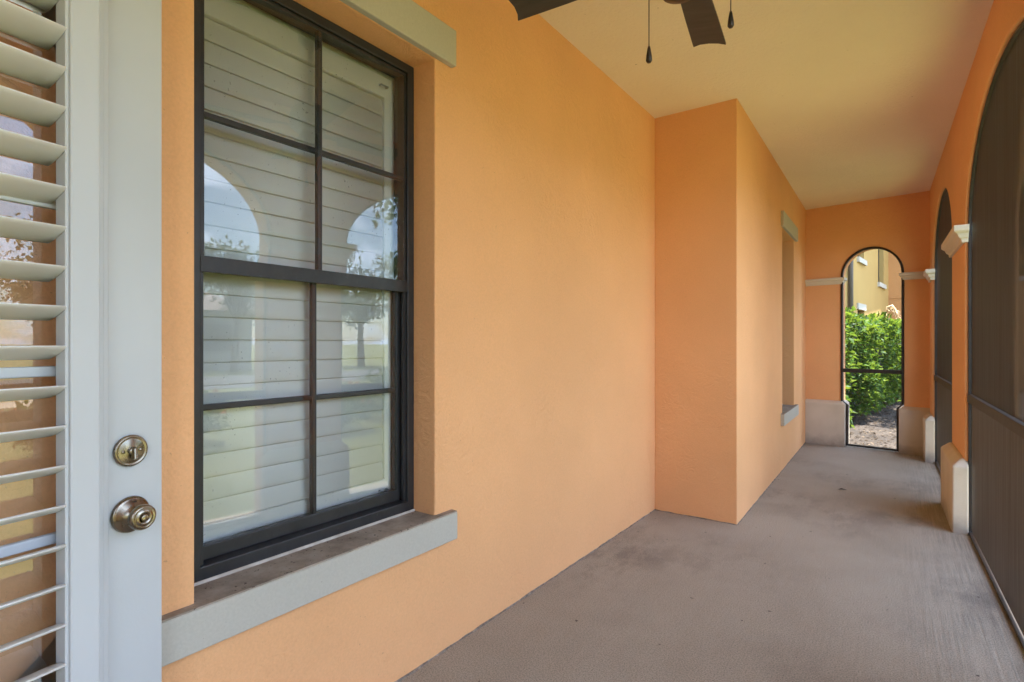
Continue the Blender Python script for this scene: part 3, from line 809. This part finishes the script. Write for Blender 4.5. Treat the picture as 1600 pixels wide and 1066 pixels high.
MB().tube([F1 @ Vector((5.35, -0.07, -0.1)), F1 @ Vector((5.35, -0.07, 6.38))], 0.055, 12).build('downpipe', M_['downpipe_brown'], nb)
RP = [(-9, 9.2), (-0.45, 9.2), (0.75, 20.4), (7.9, 19.9), (7.9, 34), (-9, 34)]  # eaves reach out, above the view, to shade the cream wall
MB().add([(x, y, 6.4) for x, y in RP] + [(x, y, 6.65) for x, y in RP], [(0, 1, 2, 3, 4, 5)[::-1], (6, 7, 8, 9, 10, 11), (0, 1, 7, 6), (1, 2, 8, 7), (2, 3, 9, 8), (3, 4, 10, 9), (4, 5, 11, 10), (5, 0, 6, 11)]).build('roof', M_['roof_tile'], nb)

# ------------------------------------------------------------------ garden on the open side
def tree(x, y, hgt, rad, n, label, seed, nm='shade_tree'):
    r = random.Random(seed)
    th = thing(nm, (x, y, -0.1), label, 'tree', 'trees across the lawn')
    m = MB(); th_h = hgt*0.42
    base = Vector((x, y, -0.15)); top = Vector((x + r.uniform(-0.3, 0.3), y + r.uniform(-0.3, 0.3), th_h))
    m.tube([base, base.lerp(top, 0.1), base.lerp(top, 0.5), top], [0.05*hgt**0.9*0.75, 0.032*hgt, 0.026*hgt, 0.018*hgt], 10)
    cl = []
    for k in range(9):
        a = 2*math.pi*k/9 + r.uniform(-0.3, 0.3); rr = rad*r.uniform(0.35, 0.85)
        tip = Vector((x + rr*math.cos(a), y + rr*math.sin(a), th_h + (hgt-th_h)*r.uniform(0.15, 0.9)))
        m.tube([top - Vector((0, 0, r.uniform(0, th_h*0.3))), top.lerp(tip, 0.5) + Vector((0, 0, 0.2)), tip], [0.012*hgt, 0.008*hgt, 0.003*hgt], 6)
        cl.append((tip, rad*r.uniform(0.28, 0.5)))
        cl.append((top.lerp(tip, 0.6) + rvec(r)*rad*0.2, rad*r.uniform(0.22, 0.36)))
    m.build('trunk', M_['bark'], th)
    m = MB()
    for i in range(n):
        c, cr_ = cl[r.randrange(len(cl))]
        p = c + rvec(r)*cr_*(r.random()**0.45)
        p.z = c.z + (p.z-c.z)*0.75
        L = r.uniform(0.14, 0.30)*(hgt/7)**0.5
        leaf_quads(m, p, (rvec(r) + Vector((0, 0, -0.2))).normalized(), rvec(r), L, L*0.55)
    m.build('crown', M_['tree_leaf'], th)
tree(19.5, 4.2, 5.2, 2.4, 3600, 'round broadleaf tree beyond the road facing the large window', 1)
tree(24.0, 9.0, 6.0, 2.6, 3600, 'broadleaf tree beyond the road beside the white house', 2)
tree(23.5, -4.0, 6.0, 3.0, 3600, 'broad tree across the road left of the white house', 3)
tree(24.5, 16.0, 6.6, 3.2, 3600, 'large leafy tree across the road past the driveway', 4)
tree(1.95, 11.7, 5.6, 1.55, 6000, 'small leafy tree shading the mulch path beside the hedge', 5)
tree(6.4, 8.4, 5.4, 2.0, 4200, 'leafy tree added on the lawn to dim the arched doorway end', 6)  # added to hold back light from the far end of the porch

def bush(x, y, rx, rz, n, label, seed, flowers=0):
    r = random.Random(seed)
    th = thing('shrub', (x, y, -0.1), label, 'shrub', 'shrubs along the lawn')
    m = MB()
    for k in range(6):
        a = r.uniform(0, 6.28)
        m.tube([(x, y, -0.12), (x + 0.3*rx*math.cos(a), y + 0.3*rx*math.sin(a), rz*0.5), (x + 0.6*rx*math.cos(a), y + 0.6*rx*math.sin(a), rz*0.9)], [0.02, 0.014, 0.006], 5)
    m.build('stems', M_['bark'], th)
    m = MB(); fl = MB()
    for i in range(n):
        v = rvec(r)*(r.random()**0.4); p = Vector((x + v.x*rx, y + v.y*rx, -0.02 + rz*0.5 + v.z*rz*0.52))
        L = r.uniform(0.07, 0.13)
        leaf_quads(m, p, (v*0.6 + rvec(r)).normalized(), rvec(r), L, L*0.5)
        if i < flowers:
            v = v.normalized(); p = Vector((x + v.x*rx, y + v.y*rx, rz*0.5 + abs(v.z)*rz*0.55))
            leaf_quads(fl, p, rvec(r), rvec(r), 0.08, 0.08)
    m.build('foliage', M_['hedge_leaf'], th)
    if flowers: fl.build('flowers', M_['flower_petal'], th)['kind'] = 'stuff'
labs = ['low shrub with orange flowers at the lawn edge opposite the large window', 'flowering low shrub beside the walkway next to the pier', 'round green shrub on the lawn past the second pier', 'tall green shrub added outside the far arch to dim the porch', 'small flowering shrub at the near end of the lawn', 'tall bushy shrub added by the corner of the mulch bed to dim the far arch']
for i, (x, y, rx, rz, f_) in enumerate([(4.6, 2.0, 0.8, 0.7, 60), (4.4, 4.2, 0.75, 0.65, 50), (4.9, 6.0, 0.9, 0.9, 0), (2.9, 6.6, 0.95, 2.3, 0), (4.8, -0.4, 0.8, 0.7, 40), (2.6, 7.9, 0.8, 2.4, 0)]):  # the two tall shrubs are added to cut light through the far arch
    bush(x, y, rx, rz, 5200 if rz > 2 else 1500, labs[i], 20+i, f_)

# white house across the road
wh = thing('white_house', (28, 5, -0.1), 'low white house with brown hipped roof across the road', 'house')
MB().box((26, -1.5, -0.2), (35, 10.5, 2.9)).build('wall', M_['far_white'], wh)
MB().add([(25.4, -2.1, 2.9), (35.6, -2.1, 2.9), (35.6, 11.1, 2.9), (25.4, 11.1, 2.9), (30.5, 2.0, 5.0), (30.5, 7.0, 5.0)], [(3, 2, 1, 0), (0, 1, 4), (1, 2, 5, 4), (2, 3, 5), (3, 0, 4, 5)]).build('roof', M_['roof_tile'], wh)
for y in (0.2, 3.4, 8.2):
    f_ = MB().box((25.95, y-0.05, 0.85), (26.01, y+1.35, 2.25)).build('window', M_['far_white'], wh)
    MB().box((25.93, y, 0.9), (25.96, y+1.3, 2.2)).build('pane', M_['far_glass'], f_)
MB().box((25.93, 5.6, 0.0), (26.01, 6.6, 2.15)).build('front_door', M_['dark_frame'], wh)

# one curled leaf blown onto the slab
m = MB(); leaf_quads(m, Vector((-0.38, 5.46, 0.004)), Vector((0.9, 0.3, 0.10)).normalized(), Vector((0.1, 0.2, 1)), 0.075, 0.03, 0.3)
set_tags(m.build('fallen_leaf', M_['bark']), 'small dark curled dry leaf lying on the concrete porch floor', 'leaf')
